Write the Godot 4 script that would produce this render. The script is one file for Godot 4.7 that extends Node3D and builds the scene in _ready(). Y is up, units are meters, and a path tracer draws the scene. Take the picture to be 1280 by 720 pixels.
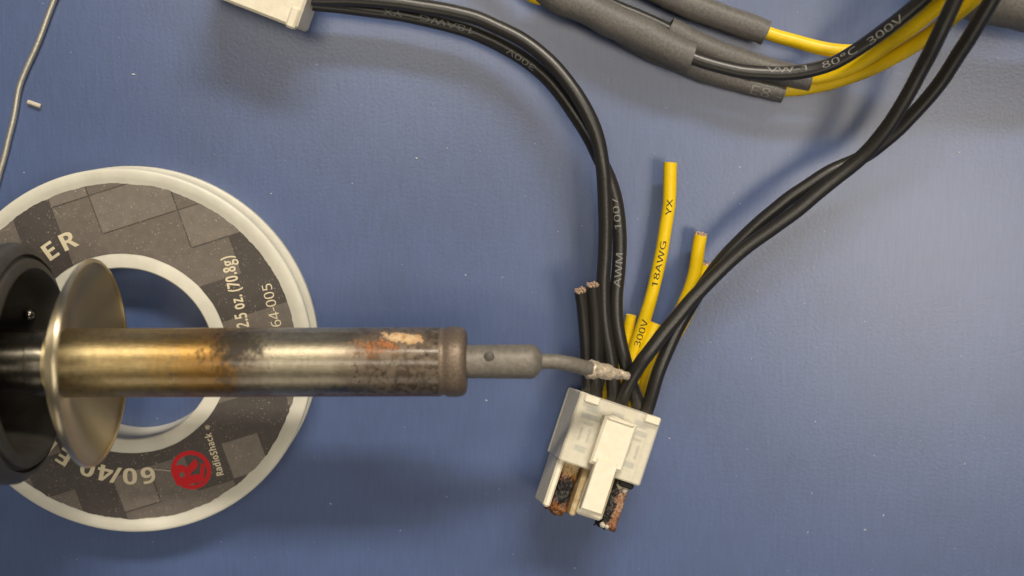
extends Node3D
# A bench top seen from above: a soldering iron lying over a solder spool, its tip at the wires of a burnt white connector.
# Shapes are given in millimetres and committed in metres.

const MM := 0.001

var fonts := {}
var paper := {}


# ---------------------------------------------------------------- shapes
class Shape:
	var v := PackedVector3Array()
	var n := PackedVector3Array()
	var uv := PackedVector2Array()
	var idx := PackedInt32Array()

	func vert(p: Vector3, nn: Vector3, t := Vector2.ZERO) -> int:
		v.append(p)
		n.append(nn)
		uv.append(t)
		return v.size() - 1

	func tri(a: int, b: int, c: int) -> void:
		var g := (v[b] - v[a]).cross(v[c] - v[a])
		if g.dot(n[a] + n[b] + n[c]) > 0.0:
			idx.append_array(PackedInt32Array([a, c, b]))
		else:
			idx.append_array(PackedInt32Array([a, b, c]))

	func quad(a: int, b: int, c: int, d: int) -> void:
		tri(a, b, c)
		tri(a, c, d)

	func face(pts: Array, nn: Vector3) -> void:
		var first := v.size()
		for p in pts:
			vert(p, nn, Vector2(p.x, p.z) * 0.1)
		for k in range(1, pts.size() - 1):
			tri(first, first + k, first + k + 1)

	func box(c: Vector3, s: Vector3, b: float, xf := Transform3D()) -> void:
		var h := s * 0.5
		for w in 3:
			var u := (w + 1) % 3
			var t := (w + 2) % 3
			for sg in [-1.0, 1.0]:
				var q := []
				for k in [[-1, -1], [1, -1], [1, 1], [-1, 1]]:
					var p := Vector3.ZERO
					p[w] = sg * h[w]
					p[u] = k[0] * (h[u] - b)
					p[t] = k[1] * (h[t] - b)
					q.append(xf * (p + c))
				var nn := Vector3.ZERO
				nn[w] = sg
				face(q, (xf.basis * nn).normalized())
			for su in [-1.0, 1.0]:
				for sv in [-1.0, 1.0]:
					var e := []
					for k in [[0, -1], [0, 1], [1, 1], [1, -1]]:
						var p := Vector3.ZERO
						p[w] = k[1] * (h[w] - b)
						p[u] = su * (h[u] - (b if k[0] == 0 else 0.0))
						p[t] = sv * (h[t] - (0.0 if k[0] == 0 else b))
						e.append(xf * (p + c))
					var nn := Vector3.ZERO
					nn[u] = su
					nn[t] = sv
					face(e, (xf.basis * nn).normalized())
		for sx in [-1.0, 1.0]:
			for sy in [-1.0, 1.0]:
				for sz in [-1.0, 1.0]:
					var o := Vector3(sx * h.x, sy * h.y, sz * h.z)
					face([xf * (c + o - Vector3(0, sy * b, sz * b)), xf * (c + o - Vector3(sx * b, 0, sz * b)), xf * (c + o - Vector3(sx * b, sy * b, 0))], (xf.basis * Vector3(sx, sy, sz)).normalized())

	# an upright solid on a convex outline of (x, z) points, its upper edge chamfered by b
	func prism(poly: Array, y0: float, y1: float, b: float, xf := Transform3D()) -> void:
		var mid := Vector2.ZERO
		for p in poly:
			mid += p / poly.size()
		var low := []
		var shoulder := []
		var top := []
		for p in poly:
			var q: Vector2 = p - (p - mid).normalized() * b * 1.3
			low.append(xf * Vector3(p.x, y0, p.y))
			shoulder.append(xf * Vector3(p.x, y1 - b, p.y))
			top.append(xf * Vector3(q.x, y1, q.y))
		face(top, xf.basis.y.normalized())
		face(low, -xf.basis.y.normalized())
		for k in poly.size():
			var j := (k + 1) % poly.size()
			var e: Vector2 = poly[j] - poly[k]
			var o := Vector2(e.y, -e.x).normalized()
			if o.dot((poly[j] + poly[k]) * 0.5 - mid) < 0.0:
				o = -o
			var side := (xf.basis * Vector3(o.x, 0, o.y)).normalized()
			face([low[k], low[j], shoulder[j], shoulder[k]], side)
			face([shoulder[k], shoulder[j], top[j], top[k]], (side + xf.basis.y.normalized()).normalized())

	# a surface turned about the x axis of xf; profile points are (along x, radius)
	func lathe(profile: Array, segs: int, xf := Transform3D(), wobble := 0.0) -> void:
		var count := profile.size()
		var seg_n := []
		var total := 0.0
		var along := [0.0]
		for k in count - 1:
			var d: Vector2 = profile[k + 1] - profile[k]
			seg_n.append(Vector2(-d.y, d.x).normalized())
			total += d.length()
			along.append(total)
		for k in count - 1:
			var n0: Vector2 = seg_n[k]
			var n1: Vector2 = seg_n[k]
			if k > 0 and seg_n[k - 1].dot(seg_n[k]) > 0.72:
				n0 = (seg_n[k - 1] + seg_n[k]).normalized()
			if k < count - 2 and seg_n[k + 1].dot(seg_n[k]) > 0.72:
				n1 = (seg_n[k + 1] + seg_n[k]).normalized()
			var first := v.size()
			for s in segs + 1:
				var a := TAU * s / segs
				var dir := Vector3(0, cos(a), sin(a))
				var w := 1.0 + wobble * sin(a * 3.0 + k) + wobble * 0.6 * sin(a * 7.0 + k * 2.0)
				vert(xf * (Vector3(profile[k].x, 0, 0) + dir * profile[k].y * w), (xf.basis * (Vector3(n0.x, 0, 0) + dir * n0.y)).normalized(), Vector2(along[k] / total, float(s) / segs))
				vert(xf * (Vector3(profile[k + 1].x, 0, 0) + dir * profile[k + 1].y * w), (xf.basis * (Vector3(n1.x, 0, 0) + dir * n1.y)).normalized(), Vector2(along[k + 1] / total, float(s) / segs))
			for s in segs:
				var i := first + s * 2
				quad(i, i + 1, i + 3, i + 2)

	# a round bar along a path of points; r may swell and shrink through radii
	func tube(path: PackedVector3Array, r: float, sides: int, caps := true, radii := PackedFloat32Array(), inward := false) -> void:
		var first := v.size()
		var count := path.size()
		var run := 0.0
		for k in count:
			if k > 0:
				run += path[k].distance_to(path[k - 1])
			var f := Shape.frame(path, k)
			var rr := r * (radii[k] if radii.size() == count else 1.0)
			for s in sides + 1:
				var a := TAU * s / sides
				var d: Vector3 = f.y * cos(a) + f.z * sin(a)
				vert(path[k] + d * rr, -d if inward else d, Vector2(run * 0.1, float(s) / sides))
		for k in count - 1:
			for s in sides:
				var i := first + k * (sides + 1) + s
				quad(i, i + 1, i + sides + 2, i + sides + 1)
		if caps:
			for e in [0, count - 1]:
				var f := Shape.frame(path, e)
				var out: Vector3 = f.x * (-1.0 if e == 0 else 1.0)
				var rr := r * (radii[e] if radii.size() == count else 1.0)
				var mid := vert(path[e] + out * rr * 0.08, out)
				for s in sides + 1:
					var a := TAU * s / sides
					vert(path[e] + (f.y * cos(a) + f.z * sin(a)) * rr, out)
				for s in sides:
					tri(mid, mid + 1 + s, mid + 2 + s)

	# a flat ring closing a sleeve's wall at one end of its path
	func ring(path: PackedVector3Array, at_end: bool, r0: float, r1: float, sides: int) -> void:
		var e := path.size() - 1 if at_end else 0
		var f := Shape.frame(path, e)
		var out: Vector3 = f.x * (1.0 if at_end else -1.0)
		var first := v.size()
		for s in sides + 1:
			var a := TAU * s / sides
			var d: Vector3 = f.y * cos(a) + f.z * sin(a)
			vert(path[e] + d * r0, out)
			vert(path[e] + d * r1, out)
		for s in sides:
			quad(first + s * 2, first + s * 2 + 1, first + s * 2 + 3, first + s * 2 + 2)

	# a rough lump
	func lump(c: Vector3, r: Vector3, rough: float, seed_: int, xf := Transform3D(), rings := 10, segs := 14) -> void:
		var noise := FastNoiseLite.new()
		noise.seed = seed_
		noise.frequency = 0.9
		var first := v.size()
		for i in rings + 1:
			for s in segs + 1:
				var a := PI * i / rings
				var b := TAU * (s % segs) / segs
				var d := Vector3(sin(a) * cos(b), cos(a), sin(a) * sin(b))
				var k := 1.0 + rough * noise.get_noise_3d(d.x * 2.2, d.y * 2.2, d.z * 2.2) + rough * 0.6 * noise.get_noise_3d(d.x * 6.0 + 9.0, d.y * 6.0, d.z * 6.0)
				vert(xf * (c + d * r * k), (xf.basis * (d / r)).normalized(), Vector2(float(s) / segs, float(i) / rings))
		for i in rings:
			for s in segs:
				var q := first + i * (segs + 1) + s
				quad(q, q + 1, q + segs + 2, q + segs + 1)

	# smooth normals anew after points were moved
	func renormal() -> void:
		var sum := {}
		for k in range(0, idx.size(), 3):
			var g := (v[idx[k + 2]] - v[idx[k]]).cross(v[idx[k + 1]] - v[idx[k]])
			for j in 3:
				var key := v[idx[k + j]].snapped(Vector3.ONE * 0.001)
				sum[key] = sum.get(key, Vector3.ZERO) + g
		for k in v.size():
			var key := v[k].snapped(Vector3.ONE * 0.001)
			if sum.has(key) and sum[key].length() > 0.0:
				n[k] = sum[key].normalized()

	# x runs along the path, y is as near to straight up as it can be
	static func frame(path: PackedVector3Array, k: int) -> Basis:
		var t := (path[mini(k + 1, path.size() - 1)] - path[maxi(k - 1, 0)]).normalized()
		var u := (Vector3.UP - t * t.y).normalized()
		return Basis(t, u, t.cross(u))

	func mesh(origin: Vector3) -> ArrayMesh:
		var p := PackedVector3Array()
		p.resize(v.size())
		for k in v.size():
			p[k] = (v[k] - origin) * MM
		var a := []
		a.resize(Mesh.ARRAY_MAX)
		a[Mesh.ARRAY_VERTEX] = p
		a[Mesh.ARRAY_NORMAL] = n
		a[Mesh.ARRAY_TEX_UV] = uv
		a[Mesh.ARRAY_INDEX] = idx
		var m := ArrayMesh.new()
		m.add_surface_from_arrays(Mesh.PRIMITIVE_TRIANGLES, a)
		return m


# ---------------------------------------------------------------- things and parts
# a name that is taken gets _001, _002 ...
func numbered(called: String, parent: Node) -> String:
	if not parent.has_node(called):
		return called
	var k := 1
	while parent.has_node("%s_%03d" % [called, k]):
		k += 1
	return "%s_%03d" % [called, k]


func thing(called: String, label: String, category: String, base: Vector3, group := "") -> Node3D:
	var o := Node3D.new()
	o.name = numbered(called, self)
	o.position = base * MM
	add_child(o, true)
	o.set_meta("label", label)
	o.set_meta("category", category)
	o.set_meta("base", base)
	if group:
		o.set_meta("group", group)
	return o


func part(called: String, s: Shape, m: Material, parent: Node3D, label := "") -> MeshInstance3D:
	var o := MeshInstance3D.new()
	o.name = numbered(called, parent)
	var base := Vector3.ZERO
	var up: Node = parent
	while up and up != self:
		if up.has_meta("base"):
			base = up.get_meta("base")
		up = up.get_parent()
	o.mesh = s.mesh(base)
	o.material_override = m
	parent.add_child(o, true)
	if label:
		o.set_meta("label", label)
	return o


func one(called: String, s: Shape, m: Material, label: String, category: String, base: Vector3, group := "") -> MeshInstance3D:
	var o := MeshInstance3D.new()
	o.name = numbered(called, self)
	o.mesh = s.mesh(base)
	o.material_override = m
	o.position = base * MM
	o.set_meta("base", base)
	add_child(o, true)
	o.set_meta("label", label)
	o.set_meta("category", category)
	if group:
		o.set_meta("group", group)
	return o


# a smooth path through the points, about `step` millimetres between samples
func curve(pts: Array, step := 0.7) -> PackedVector3Array:
	var out := PackedVector3Array()
	for k in pts.size() - 1:
		var p0: Vector3 = pts[maxi(k - 1, 0)]
		var p1: Vector3 = pts[k]
		var p2: Vector3 = pts[k + 1]
		var p3: Vector3 = pts[mini(k + 2, pts.size() - 1)]
		var cuts := maxi(1, int(ceil(p1.distance_to(p2) / step)))
		for j in cuts:
			out.append(p1.cubic_interpolate(p2, p0, p3, float(j) / cuts))
	out.append(pts[pts.size() - 1])
	var sway := FastNoiseLite.new()
	sway.seed = pts.size() + int(pts[0].x * 7.0)
	sway.frequency = 0.06
	if out.size() > 12:
		for k in range(1, out.size() - 1):
			out[k] += Vector3(sway.get_noise_1d(k), 0.0, sway.get_noise_1d(k + 900.0)) * 0.22
	for turn in 3:
		for k in range(1, out.size() - 1):
			out[k] = out[k] * 0.5 + (out[k - 1] + out[k + 1]) * 0.25
	return out


func near_on(path: PackedVector3Array, p: Vector3) -> float:
	var best := 1e9
	var run := 0.0
	var at := 0.0
	for k in path.size():
		if k > 0:
			run += path[k].distance_to(path[k - 1])
		var d := Vector2(path[k].x - p.x, path[k].z - p.z).length()
		if d < best:
			best = d
			at = run
	return at


# ---------------------------------------------------------------- lettering
func letter_tris(text: String, cap: float, stretch: float, bold: bool) -> PackedVector2Array:
	var key := "%s %s" % [text, bold]
	if not fonts.has(key):
		var f := SystemFont.new()
		f.font_names = PackedStringArray(["Droid Sans"])
		f.font_weight = 700 if bold else 400
		var made := []
		for s in [text, "H"]:
			var t := TextMesh.new()
			t.font = f
			t.text = s
			t.font_size = 64
			t.pixel_size = 0.01
			t.depth = 0.0
			t.curve_step = 3.0
			t.horizontal_alignment = HORIZONTAL_ALIGNMENT_LEFT
			t.vertical_alignment = VERTICAL_ALIGNMENT_BOTTOM
			made.append(t.get_mesh_arrays())
		var lo := 1e9
		var hi := -1e9
		for p in made[1][Mesh.ARRAY_VERTEX]:
			lo = minf(lo, p.y)
			hi = maxf(hi, p.y)
		var got := PackedVector2Array()
		var vs: PackedVector3Array = made[0][Mesh.ARRAY_VERTEX]
		for i in made[0][Mesh.ARRAY_INDEX]:
			got.append(Vector2(vs[i].x, vs[i].y - lo) / (hi - lo))
		fonts[key] = got
	var out := PackedVector2Array()
	for p in fonts[key]:
		out.append(Vector2(p.x * cap * stretch, p.y * cap))
	return out


func cut_fine(t: PackedVector2Array, most: float) -> PackedVector2Array:
	var out := PackedVector2Array()
	var work: Array = []
	for k in range(0, t.size(), 3):
		work.append([t[k], t[k + 1], t[k + 2]])
	while work.size():
		var q: Array = work.pop_back()
		var l := [q[0].distance_to(q[1]), q[1].distance_to(q[2]), q[2].distance_to(q[0])]
		var k: int = l.find(l.max())
		if l[k] <= most:
			out.append_array(PackedVector2Array([q[0], q[1], q[2]]))
			continue
		var a: Vector2 = q[k]
		var b: Vector2 = q[(k + 1) % 3]
		var c: Vector2 = q[(k + 2) % 3]
		var m := (a + b) * 0.5
		work.append([a, m, c])
		work.append([m, b, c])
	return out


# print round a wire: starts at run `from`, phi is where on the section (0 is the top)
func print_on(s: Shape, path: PackedVector3Array, r: float, text: String, from: float, phi: float, cap: float, stretch: float, back := false, bold := false) -> void:
	var runs := PackedFloat32Array([0.0])
	for k in range(1, path.size()):
		runs.append(runs[k - 1] + path[k].distance_to(path[k - 1]))
	var t := cut_fine(letter_tris(text, cap, stretch, bold), 0.3)
	var sg := -1.0 if back else 1.0
	for k in range(0, t.size(), 3):
		var id := []
		for j in 3:
			var p := t[k + j]
			var at := from + sg * p.x
			var a := phi - sg * (p.y - cap * 0.5) / r
			var i := clampi(runs.bsearch(at) - 1, 0, path.size() - 2)
			var w := clampf((at - runs[i]) / maxf(runs[i + 1] - runs[i], 0.001), 0.0, 1.0)
			var f0 := Shape.frame(path, i)
			var f1 := Shape.frame(path, i + 1)
			var up := f0.y.lerp(f1.y, w).normalized()
			var side := f0.z.lerp(f1.z, w).normalized()
			var d := up * cos(a) + side * sin(a)
			id.append(s.vert(path[i].lerp(path[i + 1], w) + d * (r + 0.025), d))
		s.tri(id[0], id[1], id[2])


# straight print on a level face: `o` is the start of the baseline, `to` a point further along it
func print_flat(s: Shape, text: String, o: Vector3, to: Vector3, cap: float, length: float, bold: bool, y: float) -> void:
	var t := letter_tris(text, cap, 1.0, bold)
	var far := 0.0
	for p in t:
		far = maxf(far, p.x)
	var k := length / far if length > 0.0 else 1.0
	var e := Vector3(to.x - o.x, 0, to.z - o.z).normalized()
	var u := Vector3(e.z, 0, -e.x)
	for i in range(0, t.size(), 3):
		var id := []
		for j in 3:
			var q := o + e * t[i + j].x * k + u * t[i + j].y
			id.append(s.vert(Vector3(q.x, y, q.z), Vector3.UP))
		s.tri(id[0], id[1], id[2])


# ---------------------------------------------------------------- surfaces
func noise_image(size: int, freq: float, seed_: int, octaves := 4) -> NoiseTexture2D:
	var f := FastNoiseLite.new()
	f.seed = seed_
	f.noise_type = FastNoiseLite.TYPE_SIMPLEX_SMOOTH
	f.frequency = freq
	f.fractal_octaves = octaves
	var t := NoiseTexture2D.new()
	t.width = size
	t.height = size
	t.seamless = true
	t.noise = f
	return t


func ramp(t: NoiseTexture2D, a: Color, b: Color) -> NoiseTexture2D:
	var g := Gradient.new()
	g.set_color(0, a)
	g.set_color(1, b)
	t.color_ramp = g
	return t


func bumps(size: int, freq: float, seed_: int, strength: float) -> NoiseTexture2D:
	var t := noise_image(size, freq, seed_, 3)
	t.as_normal_map = true
	t.bump_strength = strength
	return t


# an even material with a little grain; tile is the millimetres one pattern covers
func stuff_of(a: Color, b: Color, rough: float, tile: float, seed_: int, freq := 0.02, bump := 0.0, metal := 0.0) -> StandardMaterial3D:
	var m := StandardMaterial3D.new()
	m.albedo_texture = ramp(noise_image(256, freq, seed_), a, b)
	m.roughness = rough
	m.metallic = metal
	m.uv1_triplanar = true
	m.uv1_world_triplanar = true
	m.uv1_scale = Vector3.ONE * (1000.0 / tile)
	if bump > 0.0:
		m.normal_enabled = true
		m.normal_texture = bumps(256, 0.06, seed_ + 50, 6.0)
		m.normal_scale = bump
	return m


# mostly one colour, with scattered pale specks of dust and scuffs
func fleck_ramp(a: Color, b: Color, from: float) -> NoiseTexture2D:
	var t := noise_image(512, 0.06, 400, 3)
	var g := Gradient.new()
	g.set_color(0, a * 0.85)
	g.set_color(1, b)
	g.add_point(0.45, a)
	g.add_point(from, a * 1.25)
	t.color_ramp = g
	return t


func plain(c: Color, rough: float, metal := 0.0) -> StandardMaterial3D:
	var m := StandardMaterial3D.new()
	m.albedo_color = c
	m.roughness = rough
	m.metallic = metal
	return m


func picture(w: int, h: int, bytes: PackedByteArray) -> ImageTexture:
	return ImageTexture.create_from_image(Image.create_from_data(w, h, false, Image.FORMAT_RGB8, bytes))


func fbm(seed_: int, freq: float, octaves := 4) -> FastNoiseLite:
	var f := FastNoiseLite.new()
	f.seed = seed_
	f.frequency = freq
	f.fractal_octaves = octaves
	f.noise_type = FastNoiseLite.TYPE_SIMPLEX_SMOOTH
	return f


# blue vinyl: faint weave running one way, cloudy wear
func mat_surface() -> StandardMaterial3D:
	var size := 1400
	var warp := fbm(3, 0.25, 2)
	var cloud := fbm(8, 0.006, 4)
	var weft := fbm(21, 0.3, 2)
	var bytes := PackedByteArray()
	bytes.resize(size * size * 3)
	var rows := PackedFloat32Array()
	for y in size:
		rows.append(weft.get_noise_2d(y, 50.0) * 0.6)
	var at := 0
	for y in size:
		for x in size:
			var k := 1.0 + 0.05 * warp.get_noise_2d(x, y * 0.09) + 0.018 * rows[y] + 0.05 * cloud.get_noise_2d(x, y)
			bytes[at] = int(clampf(MATRED * k, 0, 255))
			bytes[at + 1] = int(clampf(MATGREEN * k, 0, 255))
			bytes[at + 2] = int(clampf(MATBLUE * k, 0, 255))
			at += 3
	var m := StandardMaterial3D.new()
	m.albedo_texture = picture(size, size, bytes)
	m.roughness = 0.34
	m.metallic_specular = 0.71
	m.normal_enabled = true
	m.normal_texture = bumps(1024, 0.4, 17, 4.0)
	m.normal_scale = 0.018
	return m

const MATRED := 73.0
const MATGREEN := 91.0
const MATBLUE := 133.0


# the spool's paper label: taupe halftone squares, plain dark squares, scuffs
func label_surface(half: float, turn: Vector2, cell: float, corner: Vector2) -> StandardMaterial3D:
	var size := 1300
	var wear := fbm(5, 0.02, 4)
	var fleck := fbm(12, 0.09, 3)
	var tones := {"0,0": 1, "0,-1": 0, "-1,-1": 0, "1,0": 0, "-2,-1": 1, "-1,0": 1, "-2,0": 1, "-3,0": 2, "-3,-1": 2, "-3,1": 2, "2,1": 2, "3,1": 2, "2,2": 2, "3,2": 2, "2,0": 0, "1,1": 1, "2,3": 1, "3,3": 2, "3,4": 0,
		"0,1": 1, "0,2": 2, "0,7": 2, "1,7": 1, "-1,7": 1, "0,8": 1, "1,8": 2, "2,8": 1, "0,9": 1, "-1,8": 0, "-2,8": 1, "-2,7": 1, "-3,7": 1, "1,6": 2, "2,6": 1, "2,7": 1, "3,6": 0, "3,7": 1, "2,5": 1, "1,9": 1}
	var shades := [Color(0.465, 0.432, 0.40), Color(0.415, 0.385, 0.357), Color(0.29, 0.268, 0.255)]
	var bytes := PackedByteArray()
	bytes.resize(size * size * 3)
	var per := 2.0 * half / size
	var across := Vector2(-turn.y, turn.x)
	for y in size:
		for x in size:
			var p := Vector2(x + 0.5, y + 0.5) * per - Vector2(half, half)
			var at := (y * size + x) * 3
			if p.length_squared() > half * half:
				continue
			var q := p - corner
			var u := q.dot(turn) / cell
			var v := q.dot(across) / cell
			var i := int(floor(u))
			var j := int(floor(v))
			var tone: int = tones.get("%d,%d" % [i, j], absi(i * 7 + j * 13 + i * j) % 3)
			var c: Color = shades[tone]
			var fu := u - i
			var fv := v - j
			if tone < 2:
				# halftone dots in a square net turned by 45 degrees
				var dots := sin((p.x + p.y) * 24.0) * sin((p.x - p.y) * 24.0)
				c = c * (1.0 + 0.42 * dots)
				var other := tone
				if fu < 0.035:
					other = tones.get("%d,%d" % [i - 1, j], absi((i - 1) * 7 + j * 13 + (i - 1) * j) % 3)
				elif fv < 0.035:
					other = tones.get("%d,%d" % [i, j - 1], absi(i * 7 + (j - 1) * 13 + i * (j - 1)) % 3)
				if other != tone:
					c = c * 0.66
			var k := 1.0 + 0.07 * wear.get_noise_2d(x, y)
			c = Color(c.r * k, c.g * k, c.b * k)
			var f := fleck.get_noise_2d(x, y) + 0.25 * wear.get_noise_2d(x * 0.7 + 400.0, y * 0.7)
			if f > 0.50:
				c = c.lerp(Color(0.74, 0.7, 0.62), clampf((f - 0.50) * 6.0, 0.0, 0.75))
			bytes[at] = int(clampf(c.r, 0, 1) * 255)
			bytes[at + 1] = int(clampf(c.g, 0, 1) * 255)
			bytes[at + 2] = int(clampf(c.b, 0, 1) * 255)
	var m := StandardMaterial3D.new()
	m.albedo_texture = picture(size, size, bytes)
	m.roughness = 0.5
	return m


# heat-tinted steel: straw and bronze near the guard, soot, scale and a flaked patch near the tip
func barrel_surface() -> StandardMaterial3D:
	var w := 1024
	var h := 512
	var a := fbm(31, 0.012, 5)
	var b := fbm(37, 0.05, 4)
	var c := fbm(41, 0.12, 3)
	var fine := fbm(43, 0.35, 2)
	var stops := [[0.0, Color(0.74, 0.68, 0.53)], [0.25, Color(0.74, 0.65, 0.46)], [0.36, Color(0.72, 0.58, 0.34)], [0.45, Color(0.68, 0.51, 0.27)], [0.50, Color(0.62, 0.56, 0.48)], [0.58, Color(0.73, 0.69, 0.60)], [0.72, Color(0.71, 0.67, 0.58)], [0.82, Color(0.58, 0.52, 0.45)], [1.0, Color(0.56, 0.50, 0.43)]]
	var color := PackedByteArray()
	color.resize(w * h * 3)
	var look := PackedByteArray()
	look.resize(w * h * 3)
	for y in h:
		var phi := 360.0 * y / h
		if phi > 180.0:
			phi -= 360.0
		for x in w:
			var l := float(x) / w
			# wrap the noise round the barrel
			var cx := cos(deg_to_rad(phi)) * 80.0
			var cy := sin(deg_to_rad(phi)) * 80.0
			var na := a.get_noise_3d(x, cx, cy)
			var nb := b.get_noise_3d(x, cx, cy)
			var nc := c.get_noise_3d(x, cx, cy)
			var drawn := fine.get_noise_2d(x * 0.03, y * 1.4)
			var ll := clampf(l + 0.05 * na + 0.015 * nb, 0.0, 0.999)
			var col := Color.BLACK
			for k in stops.size() - 1:
				if ll >= stops[k][0] and ll <= stops[k + 1][0]:
					col = stops[k][1].lerp(stops[k + 1][1], (ll - stops[k][0]) / (stops[k + 1][0] - stops[k][0]))
			col = col * (1.0 + 0.12 * drawn + 0.10 * nb)
			var rough := 0.54 + 0.07 * drawn
			var metal := 1.0
			# temper colours along the lower side, purple to blue
			var temper := clampf(1.0 - absf(phi - 62.0 - 14.0 * na) / 15.0, 0.0, 1.0) * clampf((l - 0.12) * 6.0, 0.0, 1.0)
			col = col.lerp(Color(0.46, 0.20, 0.20), 0.85 * temper)
			var blue := clampf(1.0 - absf(phi - 40.0 - 20.0 * nb) / 10.0, 0.0, 1.0) * clampf(1.0 - absf(l - 0.77) * 9.0, 0.0, 1.0)
			col = col.lerp(Color(0.30, 0.36, 0.46), 0.7 * blue)
			# soot round the middle
			var soot := clampf(1.3 - Vector2((l - 0.485) / 0.075, (phi + 48.0) / 44.0).length() + 0.9 * nb + 0.5 * na, 0.0, 1.0)
			soot = maxf(soot, clampf(0.75 - absf(l - 0.46) * 28.0 + 1.2 * nb - absf(phi + 5.0) / 160.0, 0.0, 0.6))
			col = col.lerp(Color(0.13, 0.115, 0.10), 0.72 * soot)
			rough += 0.3 * soot
			metal -= 0.6 * soot
			# pale scuffs across the straw band
			var scuff := clampf(1.0 - absf(l - 0.335 - 0.02 * nb) * 55.0, 0.0, 1.0) * clampf(nc * 2.2 + 0.1, 0.0, 1.0)
			col = col.lerp(Color(0.55, 0.50, 0.44), 0.8 * scuff)
			# scale and pits near the tip end
			var zone := clampf((l - 0.77 + 0.06 * na) * 14.0, 0.0, 1.0)
			var scale_ := clampf(nb * 2.2 + 0.4 + 1.2 * na + 0.4 * nc, 0.0, 1.0) * zone
			col = col.lerp(Color(0.30, 0.255, 0.215), 0.55 * scale_)
			rough += 0.18 * zone
			metal -= 0.3 * zone
			var pit := clampf((nc + 0.5 * nb - 0.45) * 9.0, 0.0, 1.0) * clampf((l - 0.72) * 12.0, 0.0, 1.0)
			col = col.lerp(Color(0.10, 0.085, 0.07), 0.8 * pit)
			# rust and the flaked cream patch
			var rust := clampf(1.15 - Vector2((l - 0.85 - 0.05 * na) / 0.055, (phi + 40.0) / 19.0).length() + 1.0 * nb + 0.7 * nc, 0.0, 1.0)
			col = col.lerp(Color(0.36, 0.21, 0.13).lerp(Color(0.74, 0.44, 0.22), clampf(0.5 + 1.8 * nc + 0.8 * nb, 0.0, 1.0)), 0.8 * rust)
			metal = lerpf(metal, 0.0, rust)
			rough = lerpf(rough, 0.8, rust)
			var flake := clampf((1.0 - Vector2((l - 0.905) / 0.055, (phi + 57.0 - (l - 0.9) * 90.0) / 12.0).length() + 0.9 * nb + 0.3 * nc) * 5.0, 0.0, 1.0)
			col = col.lerp(Color(0.86, 0.74, 0.57).lerp(Color(0.72, 0.55, 0.38), clampf(0.2 + 1.5 * nb, 0.0, 1.0)), flake)
			metal = lerpf(metal, 0.0, flake)
			rough = lerpf(rough, 0.75, flake)
			var at := (y * w + x) * 3
			color[at] = int(clampf(col.r, 0, 1) * 255)
			color[at + 1] = int(clampf(col.g, 0, 1) * 255)
			color[at + 2] = int(clampf(col.b, 0, 1) * 255)
			look[at] = 255
			look[at + 1] = int(clampf(rough, 0.1, 1) * 255)
			look[at + 2] = int(clampf(metal, 0, 1) * 255)
	var m := StandardMaterial3D.new()
	m.albedo_texture = picture(w, h, color)
	var t := picture(w, h, look)
	m.roughness = 1.0
	m.roughness_texture = t
	m.roughness_texture_channel = BaseMaterial3D.TEXTURE_CHANNEL_GREEN
	m.metallic = 1.0
	m.metallic_texture = t
	m.metallic_texture_channel = BaseMaterial3D.TEXTURE_CHANNEL_BLUE
	m.normal_enabled = true
	m.normal_texture = bumps(512, 0.2, 77, 5.0)
	m.normal_scale = 0.05
	m.anisotropy_enabled = true
	m.anisotropy = 0.75
	m.clearcoat_enabled = true
	m.clearcoat = 0.5
	m.clearcoat_roughness = 0.16
	return m


# ---------------------------------------------------------------- wires
# copper showing at a cut end
func copper_end(path: PackedVector3Array, at_end: bool, r: float, parent: Node3D, seed_: int) -> void:
	var e := path.size() - 1 if at_end else 0
	var f := Shape.frame(path, e)
	var out: Vector3 = f.x * (1.0 if at_end else -1.0)
	var rng := RandomNumberGenerator.new()
	rng.seed = seed_
	for k in 19:
		var d := Vector3.ZERO
		if k > 0:
			var rad := 0.42 if k < 7 else 0.84
			var a := TAU * k / (6.0 if k < 7 else 12.0) + rng.randf() * 0.3
			d = (f.y * cos(a) + f.z * sin(a)) * r * rad * (0.92 + 0.16 * rng.randf())
		var s := Shape.new()
		var o: Vector3 = path[e] + d - out * 0.4
		s.tube(PackedVector3Array([o, o + out * (0.42 + 0.1 * rng.randf()), o + out * (0.5 + 0.3 * rng.randf()) + d * 0.1]), 0.16, 6)
		part("copper_strand", s, paper.copper, parent)


func wire(called: String, label: String, group: String, pts: Array, r: float, m: Material, cut_start := false, cut_end := false) -> Array:
	var path := curve(pts)
	var t := thing(called, label, "wire", Vector3(path[0].x, maxf(path[0].y - r, 0.0), path[0].z), group)
	var s := Shape.new()
	var radii := PackedFloat32Array()
	var wob := fbm(called.hash() + path.size(), 0.05, 2)
	for k in path.size():
		radii.append(1.0 + 0.05 * wob.get_noise_1d(k))
	s.tube(path, r, 20, true, radii)
	part("insulation", s, m, t)
	if cut_start:
		copper_end(path, false, r * 0.88, t, path.size())
	if cut_end:
		copper_end(path, true, r * 0.88, t, path.size() + 7)
	return [t, path]


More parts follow.
